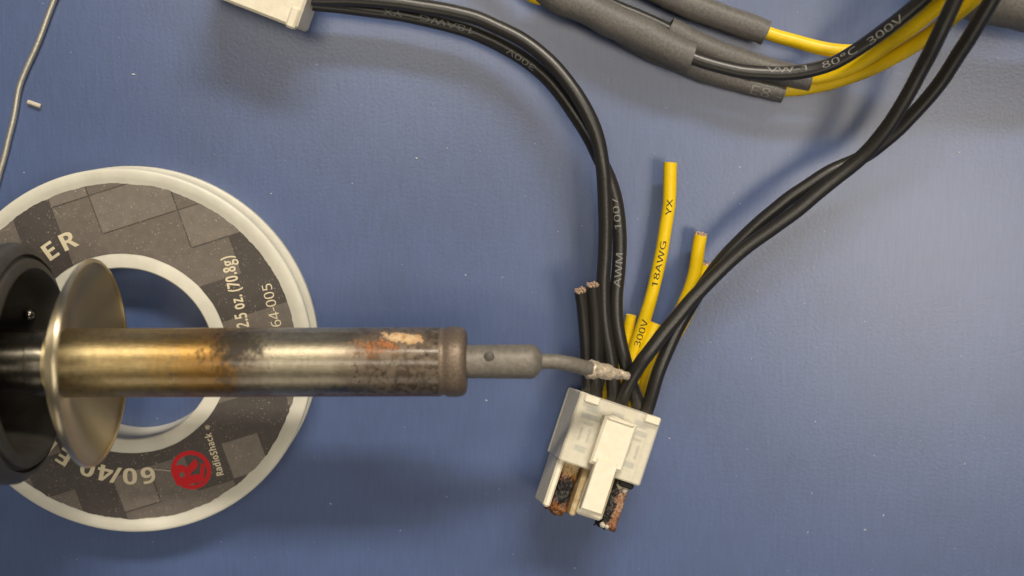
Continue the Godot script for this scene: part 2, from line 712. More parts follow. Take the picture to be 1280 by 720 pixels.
func sleeve(called: String, label: String, pts: Array, r: float, seed_: int) -> Array:
	var path := curve(pts, 0.6)
	var t := thing(called, label, "heat shrink", Vector3(path[0].x, 0, path[0].z), "black heat shrink sleeves")
	var s := Shape.new()
	var wob := fbm(seed_, 0.06, 3)
	var radii := PackedFloat32Array()
	for k in path.size():
		radii.append(1.0 + 0.12 * wob.get_noise_1d(k) + 0.05 * wob.get_noise_1d(k * 4.0 + 300.0))
	radii[0] = 1.0
	radii[path.size() - 1] = 1.0
	s.tube(path, r, 26, false, radii)
	s.tube(path, r - 0.32, 26, false, PackedFloat32Array(), true)
	s.ring(path, false, r, r - 0.32, 26)
	s.ring(path, true, r, r - 0.32, 26)
	part("sleeve_wall", s, paper.shrink, t)
	return [t, path]


# ---------------------------------------------------------------- the scene
func _ready() -> void:
	# camera: looks down at the bench from 156 mm, leaning a little towards the lower edge of the picture
	var cam := Camera3D.new()
	cam.name = "camera"
	cam.position = Vector3(0, 0.156, 0)
	cam.rotation_degrees = Vector3(-98.9, 0, 0)
	cam.fov = 26.99
	cam.near = 0.01
	cam.far = 20.0
	var lens := CameraAttributesPhysical.new()
	lens.frustum_focal_length = 50.0
	lens.frustum_focus_distance = 0.150
	lens.exposure_aperture = 20.0
	lens.frustum_near = 0.01
	lens.frustum_far = 20.0
	cam.attributes = lens
	add_child(cam)
	cam.current = true

	var around := WorldEnvironment.new()
	around.name = "environment"
	var env := Environment.new()
	env.background_mode = Environment.BG_COLOR
	env.background_color = Color(0.20, 0.197, 0.193)
	env.background_energy_multiplier = 1.0
	env.tonemap_mode = Environment.TONE_MAPPER_LINEAR
	env.tonemap_exposure = 1.15
	env.sdfgi_enabled = true
	env.ssao_enabled = true
	env.ssil_enabled = true
	around.environment = env
	add_child(around)

	# lamps on the ceiling, plus two added fill panels: one nearly overhead to the right, the strongest further off beyond the top of the picture
	light_panel(Vector3(0.55, 1.42, 0.17), Vector2(0.36, 0.40), 0.38)
	light_panel(Vector3(0.40, 1.42, -1.55), Vector2(0.20, 1.15), 4.1)
	light_panel(Vector3(0.45, 1.42, -0.86), Vector2(0.12, 1.0), 0.14)
	light_panel(Vector3(-0.10, 1.42, -0.22), Vector2(0.30, 0.50), 0.26)  # added fill panel, puts a haze on the upper part of the mat
	light_panel(Vector3(-0.10, 1.42, 1.75), Vector2(0.9, 1.4), 0.14)  # added fill panel, brightens the lower side of the barrel

	palette()
	bench()
	spool()
	iron()
	burnt_connector()
	spare_connector()
	cables()
	crumbs()


func light_panel(at: Vector3, size: Vector2, energy: float) -> void:
	var l := AreaLight3D.new()
	l.area_size = size
	l.light_color = Color(1.0, 0.957, 0.885)
	l.light_energy = energy
	l.area_range = 6.0
	l.area_attenuation = 2.0
	l.shadow_enabled = true
	add_child(l)
	l.look_at_from_position(at, Vector3(0, 0, 0.02), Vector3.RIGHT)
	var o := Node3D.new()
	o.name = numbered("lamp_or_fill", self)  # the last two are added fill panels
	o.transform = l.transform
	add_child(o, true)
	o.set_meta("label", "warm light panel with white rim, %s the bench" % ["ceiling lamp right of", "ceiling lamp furthest beyond", "ceiling lamp just beyond", "added for mat haze left of", "added for barrel shine on the near side of"][get_children().filter(func(c): return str(c.name).begins_with("lamp_or_fill")).size() - 1])
	o.set_meta("category", "lamp")
	var glow := MeshInstance3D.new()
	glow.name = "diffuser"
	var q := BoxMesh.new()
	q.size = Vector3(size.x, size.y, 0.01)
	glow.mesh = q
	glow.position = Vector3(0, 0, 0.01)
	var gm := plain(Color(0.9, 0.9, 0.88), 0.6)
	gm.emission_enabled = true
	gm.emission = Color(1.0, 0.957, 0.885)
	gm.emission_energy_multiplier = 1.0
	glow.material_override = gm
	o.add_child(glow)
	var back := MeshInstance3D.new()
	back.name = "housing"
	var hb := BoxMesh.new()
	hb.size = Vector3(size.x + 0.04, size.y + 0.04, 0.05)
	back.mesh = hb
	back.position = Vector3(0, 0, 0.042)
	back.material_override = plain(Color(0.85, 0.85, 0.83), 0.5)
	o.add_child(back)


func palette() -> void:
	paper.black = stuff_of(Color(0.13, 0.12, 0.108), Color(0.20, 0.185, 0.165), 0.38, 9.0, 61, 0.03, 0.05)
	var specks := fleck_ramp(Color(0.14, 0.13, 0.117), Color(0.45, 0.43, 0.40), 0.86)
	paper.black.albedo_texture = specks
	paper.black.metallic_specular = 0.6
	paper.yellow = stuff_of(Color(0.90, 0.745, 0.02), Color(0.94, 0.80, 0.03), 0.42, 9.0, 63, 0.03, 0.04)
	paper.shrink = stuff_of(Color(0.32, 0.31, 0.295), Color(0.43, 0.415, 0.40), 0.52, 7.0, 65, 0.05, 0.22)
	paper.copper = plain(Color(0.84, 0.73, 0.63), 0.45, 0.6)
	paper.white_ink = plain(Color(0.51, 0.505, 0.485), 0.6)
	paper.black_ink = plain(Color(0.16, 0.13, 0.08), 0.6)
	paper.nylon = stuff_of(Color(0.87, 0.835, 0.74), Color(0.92, 0.89, 0.81), 0.38, 8.0, 67, 0.02, 0.06)
	paper.spool = stuff_of(Color(0.795, 0.78, 0.725), Color(0.85, 0.838, 0.785), 0.42, 22.0, 69, 0.02, 0.04)
	paper.solder = stuff_of(Color(0.74, 0.72, 0.67), Color(0.84, 0.82, 0.77), 0.42, 6.0, 71, 0.03, 0.1, 0.75)
	paper.soot = stuff_of(Color(0.035, 0.03, 0.028), Color(0.12, 0.10, 0.09), 0.75, 3.0, 73, 0.05, 1.0)
	paper.scorch = stuff_of(Color(0.33, 0.20, 0.10), Color(0.56, 0.40, 0.24), 0.5, 4.0, 75, 0.03, 0.2)
	paper.ash = stuff_of(Color(0.66, 0.62, 0.56), Color(0.90, 0.86, 0.80), 0.8, 2.0, 77, 0.05, 0.8)
	paper.bakelite = stuff_of(Color(0.20, 0.19, 0.17), Color(0.26, 0.245, 0.22), 0.5, 14.0, 79, 0.03, 0.1)
	paper.tin = stuff_of(Color(0.50, 0.52, 0.54), Color(0.64, 0.66, 0.67), 0.4, 5.0, 81, 0.03, 0.2, 1.0)


func bench() -> void:
	var s := Shape.new()
	var far := 700.0
	var ids := []
	for k in [[-1, -1], [1, -1], [1, 1], [-1, 1]]:
		var p := Vector3(k[0] * far, 0, k[1] * far)
		ids.append(s.vert(p, Vector3.UP, Vector2(p.x + 90.0, p.z + 60.0) / 180.0))
	s.quad(ids[0], ids[1], ids[2], ids[3])
	s.box(Vector3(0, -6.1, 0), Vector3(far * 2, 12, far * 2), 1.0)
	var o := one("bench_mat", s, mat_surface(), "dull blue vinyl mat covering the bench under everything", "mat", Vector3.ZERO)
	o.set_meta("kind", "structure")


func spool() -> void:
	var c := Vector3(-49.28, 5.80, 32.16)
	var r := 23.75
	var t := thing("solder_spool", "round cream plastic spool with a grey chequered label under the iron", "spool", Vector3(c.x, 0, c.z))
	var stand := Transform3D(Basis(Vector3.UP, Vector3.RIGHT, Vector3.BACK), Vector3(c.x, 0, c.z))   # the lathe's x axis turned upright
	var s := Shape.new()
	s.lathe([Vector2(4.75, 11.15), Vector2(5.65, 11.15), Vector2(5.8, 11.3), Vector2(5.8, 12.75), Vector2(5.74, 12.9), Vector2(5.70, 22.3), Vector2(5.76, 22.4), Vector2(5.76, r - 0.45), Vector2(5.70, r - 0.12), Vector2(5.55, r), Vector2(4.85, r), Vector2(4.7, r - 0.2), Vector2(4.6, 12.0)], 144, stand)
	part("top_flange", s, paper.spool, t)
	s = Shape.new()
	s.lathe([Vector2(1.2, 12.0), Vector2(1.15, r - 0.9), Vector2(1.08, r - 0.35), Vector2(0.9, r), Vector2(0.15, r), Vector2(0.02, r - 0.2), Vector2(0.02, 11.15), Vector2(0.9, 11.15)], 144, stand)
	part("bottom_flange", s, paper.spool, t)
	s = Shape.new()
	s.lathe([Vector2(0.9, 11.15), Vector2(4.75, 11.15)], 96, stand)
	for k in s.n.size():
		s.n[k] = -s.n[k]
	for k in range(0, s.idx.size(), 3):
		var q := s.idx[k]
		s.idx[k] = s.idx[k + 1]
		s.idx[k + 1] = q
	s.lathe([Vector2(1.1, 12.1), Vector2(4.7, 12.1)], 96, stand)
	part("hub", s, paper.spool, t)
	s = Shape.new()
	var coil := PackedVector3Array()
	for turn in 4:
		for k in 73:
			var a := TAU * k / 72.0
			coil.append(Vector3(c.x, 1.75 + 0.78 * turn + 0.78 * k / 72.0 - 0.1, c.z) + Vector3(cos(a), 0, sin(a)) * 18.6)
	s.tube(coil, 0.4, 8)
	part("solder_winding", s, paper.solder, t)
	# label
	s = Shape.new()
	var edge := fbm(91, 0.05, 3)
	var half := 22.1
	var inner := 13.05
	for k in 361:
		var a := TAU * (k % 360) / 360.0
		var d := Vector3(cos(a), 0, sin(a))
		for q in [inner + 0.06 * edge.get_noise_1d(k % 360 + 500.0), 21.88 + 0.14 * edge.get_noise_1d((k % 360) * 2.0) + 0.1 * edge.get_noise_1d((k % 360) * 9.0)]:
			s.vert(Vector3(c.x, 5.80, c.z) + d * q, Vector3.UP, Vector2(d.x, d.z) * q / half * 0.5 + Vector2(0.5, 0.5))
	for k in 360:
		s.quad(k * 2, k * 2 + 1, k * 2 + 3, k * 2 + 2)
	var e0 := Vector3(-46.83, 5.80, 15.08)
	var e1 := Vector3(-42.04, 5.80, 13.57)
	var e := Vector2(e1.x - e0.x, e1.z - e0.z)
	var lab := part("label", s, label_surface(half, e.normalized(), e.length(), Vector2(e0.x - c.x, e0.z - c.z)), t, "taupe paper label of halftone squares with cream print")
	var ink := plain(Color(0.86, 0.81, 0.69), 0.55)
	var y := 5.825
	var px := 0.1022
	# lettering round the rim: reads clockwise
	s = Shape.new()
	var letters := [["S", -72.5], ["O", -62.5], ["L", -53.0], ["D", -43.6], ["E", -33.7], ["R", -24.0], ["6", 172.8], ["0", 181.2], ["/", 187.8], ["4", 192.8], ["0", 201.0], ["E", 213.0], ["L", 222.0], ["E", 231.0], ["C", 240.0]]
	for l in letters:
		var tr := letter_tris(l[0], 21.0 * px, 1.25, true)
		var lo := 1e9
		var hi := -1e9
		for p in tr:
			lo = minf(lo, p.x)
			hi = maxf(hi, p.x)
		var a := deg_to_rad(l[1])
		var rad := Vector3(sin(a), 0, -cos(a))
		var tan := Vector3(cos(a), 0, sin(a))
		for k in range(0, tr.size(), 3):
			var id := []
			for j in 3:
				var q := Vector3(c.x, y, c.z) + rad * (147.0 * px + tr[k + j].y) + tan * (tr[k + j].x - (lo + hi) * 0.5)
				id.append(s.vert(q, Vector3.UP))
			s.tri(id[0], id[1], id[2])
	part("rim_print", s, ink, lab)
	s = Shape.new()
	print_flat(s, "2.5 oz. (70.8g)", Vector3(-33.41, 5.80, 28.57), Vector3(-35.23, 5.80, 19.43), 15.5 * px, 92.0 * px, true, y)
	part("weight_print", s, ink, lab)
	s = Shape.new()
	print_flat(s, "64-005", Vector3(-29.29, 5.80, 28.47), Vector3(-30.54, 5.80, 22.80), 12.5 * px, 56.0 * px, false, y)
	part("number_print", s, ink, lab)
	s = Shape.new()
	print_flat(s, "RadioShack", Vector3(-37.40, 5.80, 48.13), Vector3(-38.89, 5.80, 42.23), 9.0 * px, 58.0 * px, true, y)
	print_flat(s, "®", Vector3(-38.93, 5.80, 41.97), Vector3(-39.11, 5.80, 41.38), 5.5 * px, 6.5 * px, true, y)
	part("shop_print", s, ink, lab)
	# red badge: a ring with a letter in it
	var m := Vector3(-41.63, 5.80, 47.43)
	var red := plain(Color(0.78, 0.03, 0.09), 0.45)
	s = Shape.new()
	for k in 49:
		var a := TAU * k / 48.0
		for q in [20.0 * px, 25.5 * px]:
			s.vert(Vector3(m.x + cos(a) * q, y, m.z + sin(a) * q), Vector3.UP)
	for k in 48:
		s.quad(k * 2, k * 2 + 1, k * 2 + 3, k * 2 + 2)
	for k in 4:
		var nudge := Vector3(0.16 * (k % 2), 0.004 * k, 0.16 * (k / 2))
		print_flat(s, "R", Vector3(-40.41, 5.80, 49.21) + nudge, Vector3(-40.97, 5.80, 46.41) + nudge, 31.0 * px, 33.0 * px, true, y + 0.01 + 0.004 * k)
	for q in [[Vector3(-42.43, 5.80, 49.21), Vector3(-40.54, 5.80, 48.77)], [Vector3(-40.04, 5.80, 46.51), Vector3(-40.34, 5.80, 48.88)]]:
		var d: Vector3 = (q[1] - q[0]).normalized()
		var w := Vector3(d.z, 0, -d.x) * 2.6 * px
		var ids := []
		for p in [q[0] + w, q[1] + w, q[1] - w, q[0] - w]:
			ids.append(s.vert(Vector3(p.x, y + 0.02, p.z), Vector3.UP))
		s.quad(ids[0], ids[1], ids[2], ids[3])
	part("red_badge", s, red, lab)
	# a thread of torn paper beside the badge
	s = Shape.new()
	var thread := []
	for k in 12:
		thread.append(Vector3(-46.72, 5.80, 47.37) + (Vector3(-44.34, 5.80, 47.59) - Vector3(-46.72, 5.80, 47.37)) * (k / 11.0) + Vector3(0, 0.02, 0.12 * sin(k * 2.3)))
	s.tube(curve(thread, 0.2), 0.06, 6)
	part("torn_thread", s, paper.ash, lab)


func iron() -> void:
	var axis := Transform3D(Basis(Vector3(1, 0, -0.003), Vector3(0, 1, 0), Vector3(0.003, 0, 1)), Vector3(0, 20.3, 29.85))
	var t := thing("soldering_iron", "soldering iron with a heat stained steel barrel and round metal guard", "soldering iron", Vector3(0, 20.3, 29.85))
	var s := Shape.new()
	s.lathe([Vector2(-53.0, 4.0), Vector2(-8.3, 4.0)], 96, axis)
	part("barrel", s, barrel_surface(), t)
	s = Shape.new()
	s.lathe([Vector2(-8.3, 4.0), Vector2(-8.0, 3.86), Vector2(-7.75, 3.86), Vector2(-7.4, 4.06), Vector2(-6.2, 4.06), Vector2(-5.6, 3.9), Vector2(-5.25, 3.5), Vector2(-5.2, 3.2), Vector2(-5.2, 1.8)], 72, axis)
	var scaled := stuff_of(Color(0.33, 0.28, 0.24), Color(0.58, 0.52, 0.45), 0.45, 3.0, 101, 0.04, 0.6, 0.5)
	part("barrel_collar", s, scaled, t)
	s = Shape.new()
	s.lathe([Vector2(-5.6, 1.92), Vector2(2.2, 2.0), Vector2(2.55, 1.92), Vector2(2.95, 1.6), Vector2(3.25, 1.2), Vector2(3.5, 0.85)], 56, axis)
	var oxide := stuff_of(Color(0.40, 0.38, 0.35), Color(0.53, 0.505, 0.465), 0.55, 5.0, 103, 0.02, 0.4, 0.25)
	var holder := part("tip_holder", s, oxide, t)
	s = Shape.new()
	s.lump(axis * Vector3(-2.6, 1.72, -0.9), Vector3(0.62, 0.3, 0.62), 0.1, 3)
	part("set_screw", s, plain(Color(0.36, 0.345, 0.32), 0.6, 0.3), holder)
	# the bent shaft and the crusted point
	s = Shape.new()
	var shaft := curve([Vector3(2.96, 20.30, 29.86), Vector3(4.63, 20.20, 29.93), Vector3(6.50, 19.70, 30.28), Vector3(8.04, 18.90, 30.79), Vector3(9.41, 18.00, 31.23)], 0.4)
	s.tube(shaft, 0.88, 20)
	part("tip_shaft", s, oxide, t)
	s = Shape.new()
	var crust := curve([Vector3(8.74, 18.20, 31.09), Vector3(9.13, 18.00, 31.18), Vector3(9.91, 17.60, 31.42), Vector3(11.39, 16.90, 31.87), Vector3(12.88, 16.20, 32.32), Vector3(13.78, 15.80, 32.56), Vector3(14.18, 15.60, 32.69)], 0.25)
	var radii := PackedFloat32Array()
	var lumpy := fbm(111, 0.22, 3)
	for k in crust.size():
		var f := float(k) / (crust.size() - 1)
		radii.append((lerpf(1.28, 0.30, f) if f > 0.12 else lerpf(0.9, 1.28, f / 0.12)) * (1.0 + 0.12 * lumpy.get_noise_1d(k * 0.3)) * (sqrt(1.0 - ((f - 0.9) / 0.1) ** 2 * 0.85) if f > 0.9 else 1.0))
	s.tube(crust, 1.0, 26, true, radii)
	for k in s.v.size():
		var p := s.v[k]
		s.v[k] = p + s.n[k] * (0.24 * lumpy.get_noise_3d(p.x * 5.0, p.y * 5.0, p.z * 5.0) + 0.07 * lumpy.get_noise_3d(p.x * 14.0 + 60.0, p.y * 14.0, p.z * 14.0)) * clampf((30.0 - p.x) * 0.1, 0.35, 1.0)
	s.renormal()
	var crusty := stuff_of(Color(0.56, 0.49, 0.41), Color(0.97, 0.92, 0.83), 0.38, 3.0, 113, 0.022, 0.35, 0.25)
	part("tip_point", s, crusty, t, "point crusted with pale burnt flux")
	# rear tube and collar
	s = Shape.new()
	s.lathe([Vector2(-90.0, 3.5), Vector2(-54.9, 3.5), Vector2(-54.9, 3.5)], 64, axis)
	var dark := stuff_of(Color(0.36, 0.345, 0.31), Color(0.47, 0.45, 0.41), 0.40, 6.0, 105, 0.03, 0.05, 0.95)
	dark.anisotropy_enabled = true
	dark.anisotropy = 0.9
	part("rear_tube", s, dark, t)
	s = Shape.new()
	s.lathe([Vector2(-55.2, 3.5), Vector2(-55.0, 3.75), Vector2(-54.2, 3.85), Vector2(-53.5, 3.8), Vector2(-53.2, 3.7), Vector2(-52.9, 3.6)], 64, axis)
	part("rear_collar", s, dark, t)
	# dished guard, slightly cocked on the barrel
	var tilt := axis * Transform3D(Basis(Vector3(0, 0, 1), deg_to_rad(0.2)), Vector3(-48.1, 0, 0))
	s = Shape.new()
	var prof := []
	for k in 13:
		var f := k / 12.0
		prof.append(Vector2(-3.3 + 2.9 * f * f, 3.95 + 7.75 * f))
	var rim := []
	for k in 7:
		var a := lerpf(-0.1, PI + 0.6, k / 6.0)
		rim.append(Vector2(-0.25 + 0.28 * sin(a + 0.4), 11.7 - 0.26 * cos(a) + 0.1))
	var back := []
	for k in 13:
		var f := 1.0 - k / 12.0
		back.append(Vector2(-3.65 + 2.9 * f * f, 3.95 + 7.75 * f))
	s.lathe(prof + rim + back, 120, tilt)
	var brass := plain(Color(0.88, 0.82, 0.69), 0.42, 1.0)
	brass.anisotropy_enabled = true
	brass.anisotropy = 0.92
	part("heat_guard", s, brass, t, "thin polished metal dish round the barrel")
	# handle end: a black bell with a deep hollow
	s = Shape.new()
	s.lathe([Vector2(-170.0, 0.5), Vector2(-169.0, 7.0), Vector2(-165.0, 9.5), Vector2(-120.0, 10.5), Vector2(-90.0, 8.5), Vector2(-71.0, 9.7), Vector2(-63.0, 11.8), Vector2(-59.0, 13.4), Vector2(-57.7, 13.95), Vector2(-56.9, 13.9), Vector2(-56.3, 13.5), Vector2(-55.8, 12.6), Vector2(-56.2, 12.45), Vector2(-56.0, 12.1), Vector2(-55.5, 12.0), Vector2(-55.1, 11.3), Vector2(-55.1, 11.0), Vector2(-55.6, 10.6), Vector2(-57.4, 10.2), Vector2(-66.0, 9.2), Vector2(-67.0, 8.2), Vector2(-67.2, 3.5)], 96, axis)
	var grip := part("handle", s, paper.bakelite, t, "flared black plastic end of the handle")
	s = Shape.new()
	s.lump(axis * Vector3(-59.0, -8.7, -4.2), Vector3(0.8, 0.8, 0.8), 0.05, 4)
	part("glint_bead", s, plain(Color(0.75, 0.74, 0.70), 0.25, 1.0), grip)  # metal bead added to make a glint inside the hollow


func burnt_connector() -> void:
	var o := Vector3(12.45, 10.20, 42.03)
	var pitch := deg_to_rad(12.0)
	var az := Vector3(-0.325 * cos(pitch), sin(pitch), 0.945 * cos(pitch)).normalized()
	var up := (Vector3.UP + Vector3(0.945, 0, 0.325) * 0.09)
	up = (up - az * up.dot(az)).normalized()
	var cx := up.cross(az).normalized()
	if cx.x < 0.0:
		cx = -cx
	var xf := Transform3D(Basis(cx, up, az), o)
	var t := thing("burnt_connector", "white plastic wire connector with scorched brown broken sockets", "connector", Vector3(o.x, 0, o.z))
	# the housing: an open-backed nylon shell, thin enough to show the terminals inside
	var shell: StandardMaterial3D = stuff_of(Color(0.90, 0.88, 0.81, 0.34), Color(0.93, 0.91, 0.85, 0.42), 0.4, 6.0, 121, 0.02, 0.06)
	shell.transparency = BaseMaterial3D.TRANSPARENCY_ALPHA
	var s := Shape.new()
	s.box(Vector3(0, -0.3, 0), Vector3(10.9, 0.6, 9.0), 0.2, xf)
	part("housing_top", s, shell, t)
	s = Shape.new()
	s.box(Vector3(0, -8.3, 0), Vector3(10.9, 1.0, 9.0), 0.22, xf)
	part("housing_bottom", s, paper.nylon, t)
	for k in [-1.0, 1.0]:
		s = Shape.new()
		s.box(Vector3(k * 4.95, -4.2, 0), Vector3(1.0, 7.19, 9.0), 0.15, xf)
		part("housing_side", s, paper.nylon, t)
	s = Shape.new()
	s.box(Vector3(0, -4.22, 0.1), Vector3(8.88, 7.06, 8.7), 0.1, xf)
	part("inner_block", s, paper.nylon, t)
	var steel := stuff_of(Color(0.27, 0.37, 0.42), Color(0.40, 0.48, 0.50), 0.5, 3.0, 125, 0.03, 0.1, 0.2)
	for k in [-3.3, 0.0, 3.3]:
		s = Shape.new()
		for q in [[0.0, -2.9, 1.9, 1.1], [0.0, -1.75, 2.3, 0.8], [0.05, -0.9, 1.5, 0.5], [-0.55, 0.6, 0.5, 1.9], [0.55, 0.6, 0.5, 1.9], [0.0, 2.4, 1.7, 0.9]]:
			s.box(Vector3(k + q[0], -0.82, q[1]), Vector3(q[2], 0.3, q[3]), 0.1, xf)
		part("terminal", s, steel, t)
	# raised corner tabs along the wire end
	for k in [-3.9, 4.3]:
		s = Shape.new()
		s.box(Vector3(k, 0.02, -3.9), Vector3(2.0, 0.5, 1.0), 0.15, xf)
		part("corner_tab", s, paper.nylon, t)
	# latch: thick ramp, long arm
	s = Shape.new()
	s.prism([Vector2(-2.0, -2.55), Vector2(-0.9, -2.95), Vector2(0.6, -2.75), Vector2(2.35, -2.7), Vector2(2.15, 3.6), Vector2(-2.0, 3.6)], -0.1, 1.5, 0.35, xf)
	var ramp_part := part("latch_ramp", s, paper.nylon, t)
	s = Shape.new()
	s.box(Vector3(0.1, 1.5, -2.45), Vector3(3.6, 0.5, 0.5), 0.2, xf)
	part("latch_lip", s, paper.nylon, ramp_part)
	s = Shape.new()
	s.prism([Vector2(-1.35, 2.6), Vector2(1.4, 2.6), Vector2(1.4, 9.3), Vector2(-1.35, 9.3)], 0.5, 1.75, 0.2, xf)
	part("latch_arm", s, paper.nylon, t)
	# sockets: three columns, two rows; the upper left is melted open, the upper right charred
	var stained := stuff_of(Color(0.70, 0.58, 0.38), Color(0.87, 0.82, 0.70), 0.45, 5.0, 123, 0.015, 0.3)
	s = Shape.new()
	s.box(Vector3(-4.85, -4.6, 7.4), Vector3(0.9, 6.2, 6.5), 0.25, xf)
	var left := part("socket_wall", s, paper.nylon, t)
	s = Shape.new()
	s.box(Vector3(-1.3, -4.6, 7.3), Vector3(0.8, 5.9, 6.9), 0.2, xf)
	part("socket_wall", s, stained, t)
	s = Shape.new()
	s.box(Vector3(-3.05, -5.2, 7.5), Vector3(2.65, 4.0, 6.8), 0.2, xf)
	part("melted_socket", s, paper.scorch, t, "socket melted open and scorched brown")
	s = burnt_patch(Vector3(-3.05, -2.55, 7.6), 2.7, 7.1, 0.4, 5, xf)
	part("melted_floor", s, burnt_surface(0), t, "plastic burnt amber and black")
	s = Shape.new()
	s.lump(Vector3(-2.9, -3.3, 10.9), Vector3(0.85, 0.4, 0.5), 0.6, 9, xf, 14, 18)
	part("melt_bead", s, paper.scorch, left)
	s = Shape.new()
	s.box(Vector3(0.9, -4.4, 7.2), Vector3(3.5, 5.0, 6.3), 0.3, xf)
	part("middle_socket", s, paper.nylon, t)
	s = Shape.new()
	s.box(Vector3(0.95, -1.8, 7.0), Vector3(2.9, 0.9, 5.0), 0.2, xf)
	part("scorched_rim", s, stained, t)
	s = Shape.new()
	s.box(Vector3(3.85, -3.9, 7.9), Vector3(2.1, 3.6, 6.0), 0.5, xf)
	part("charred_socket", s, paper.scorch, t, "socket baked brown with a black split")
	s = burnt_patch(Vector3(3.75, -1.9, 7.9), 2.6, 6.6, 0.4, 15, xf)
	part("charred_crust", s, burnt_surface(1), t, "crust black on one side and brown on the other")
	s = Shape.new()
	s.lump(Vector3(3.4, -1.75, 5.1), Vector3(0.42, 0.5, 0.6), 0.5, 150, xf)
	s.lump(Vector3(4.2, -1.75, 5.5), Vector3(0.45, 0.45, 0.55), 0.5, 151, xf)
	s.lump(Vector3(2.95, -2.0, 10.7), Vector3(0.42, 0.4, 0.35), 0.5, 152, xf)
	s.lump(Vector3(3.55, -2.1, 10.75), Vector3(0.3, 0.35, 0.3), 0.5, 153, xf)
	part("ash_flake", s, paper.ash, t)
	s = Shape.new()
	s.box(Vector3(4.0, -1.9, 4.9), Vector3(1.9, 2.3, 0.8), 0.2, xf)
	part("broken_stub", s, paper.soot, t)
	for k in [-3.2, 0.6, 4.0]:
		s = Shape.new()
		s.box(Vector3(k, -7.0, 7.0), Vector3(2.4, 2.6, 5.6), 0.2, xf)
		part("lower_socket", s, paper.nylon, t)


# a buckled strip of burnt plastic with ragged edges, lying over a socket
func burnt_patch(c: Vector3, w: float, l: float, relief: float, seed_: int, xf: Transform3D) -> Shape:
	var s := Shape.new()
	var f := fbm(seed_, 0.55, 4)
	var nu := 22
	var nv := 60
	var grid := []
	for j in nv + 1:
		for i in nu + 1:
			var u := float(i) / nu - 0.5
			var v := float(j) / nv - 0.5
			var edge := maxf(absf(u) * 2.0, absf(v) * 2.0)
			var y := relief * (1.0 * f.get_noise_2d(u * 3.0, v * 7.0) + 0.35 * f.get_noise_2d(u * 10.0 + 40.0, v * 24.0)) - 1.2 * pow(absf(u) * 2.0, 6.0) - 1.0 * pow(edge, 24.0)
			var x := u * w * (1.0 + 0.12 * f.get_noise_2d(v * 20.0, 90.0))
			var z := v * l + 0.35 * f.get_noise_2d(u * 12.0, 120.0 + v)
			grid.append(xf * (c + Vector3(x, y, z)))
	for j in nv + 1:
		for i in nu + 1:
			var du: Vector3 = grid[j * (nu + 1) + mini(i + 1, nu)] - grid[j * (nu + 1) + maxi(i - 1, 0)]
			var dv: Vector3 = grid[mini(j + 1, nv) * (nu + 1) + i] - grid[maxi(j - 1, 0) * (nu + 1) + i]
			var n := du.cross(dv).normalized()
			if n.dot(xf.basis.y) < 0.0:
				n = -n
			s.vert(grid[j * (nu + 1) + i], n, Vector2(float(i) / nu, float(j) / nv))
	for j in nv:
		for i in nu:
			var q := j * (nu + 1) + i
			s.quad(q, q + 1, q + nu + 2, q + nu + 1)
	return s


# 0: stained cream at the housing, amber round a black burn; 1: black down one side, brown down the other
func burnt_surface(kind: int) -> StandardMaterial3D:
	var w := 96
	var h := 256
	var f := fbm(300 + kind, 0.03, 4)
	var g := fbm(310 + kind, 0.06, 3)
	var bytes := PackedByteArray()
	bytes.resize(w * h * 3)
	for y in h:
		for x in w:
			var u := float(x) / w
			var v := float(y) / h
			var a := f.get_noise_2d(x, y)
			var b := g.get_noise_2d(x, y)
			var c: Color
			if kind == 0:
				c = Color(0.78, 0.70, 0.54).lerp(Color(0.60, 0.44, 0.24), clampf((v - 0.12 + 0.15 * a) * 4.0, 0, 1))
				c = c.lerp(Color(0.50, 0.32, 0.15), clampf((v - 0.72 + 0.2 * a) * 6.0, 0, 1))
				var burn := Vector2((u - 0.47) / 0.62, (v - 0.58) / 0.30).length() + 0.4 * a + 0.08 * b
				c = c.lerp(Color(0.30, 0.16, 0.06), clampf((1.15 - burn) * 3.5, 0, 1))
				c = c.lerp(Color(0.09, 0.075, 0.07), clampf((0.88 - burn) * 4.5, 0, 1))
				c = c.lerp(Color(0.36, 0.34, 0.33), clampf((b - 0.35) * 3.0, 0, 0.45) * clampf((0.8 - burn) * 4.0, 0, 1))
			else:
				c = Color(0.53, 0.37, 0.26).lerp(Color(0.64, 0.51, 0.41), clampf(0.5 + 1.3 * a, 0, 1))
				c = c.lerp(Color(0.46, 0.27, 0.14), clampf((v - 0.6 + 0.3 * a) * 2.5, 0, 1))
				c = c.lerp(Color(0.085, 0.07, 0.065), clampf((0.50 - u + 0.22 * a + 0.06 * b) * 7.0, 0, 1))
				c = c.lerp(Color(0.10, 0.08, 0.07), clampf((0.10 - v + 0.12 * a) * 12.0, 0, 1))
				c = c.lerp(Color(0.80, 0.75, 0.67), clampf((b - 0.5) * 8.0, 0, 0.8))
			c = c * (1.0 + 0.08 * b)
			var at := (y * w + x) * 3
			bytes[at] = int(clampf(c.r, 0, 1) * 255)
			bytes[at + 1] = int(clampf(c.g, 0, 1) * 255)
			bytes[at + 2] = int(clampf(c.b, 0, 1) * 255)
	var m := StandardMaterial3D.new()
	m.albedo_texture = picture(w, h, bytes)
	m.roughness = 0.55
	return m


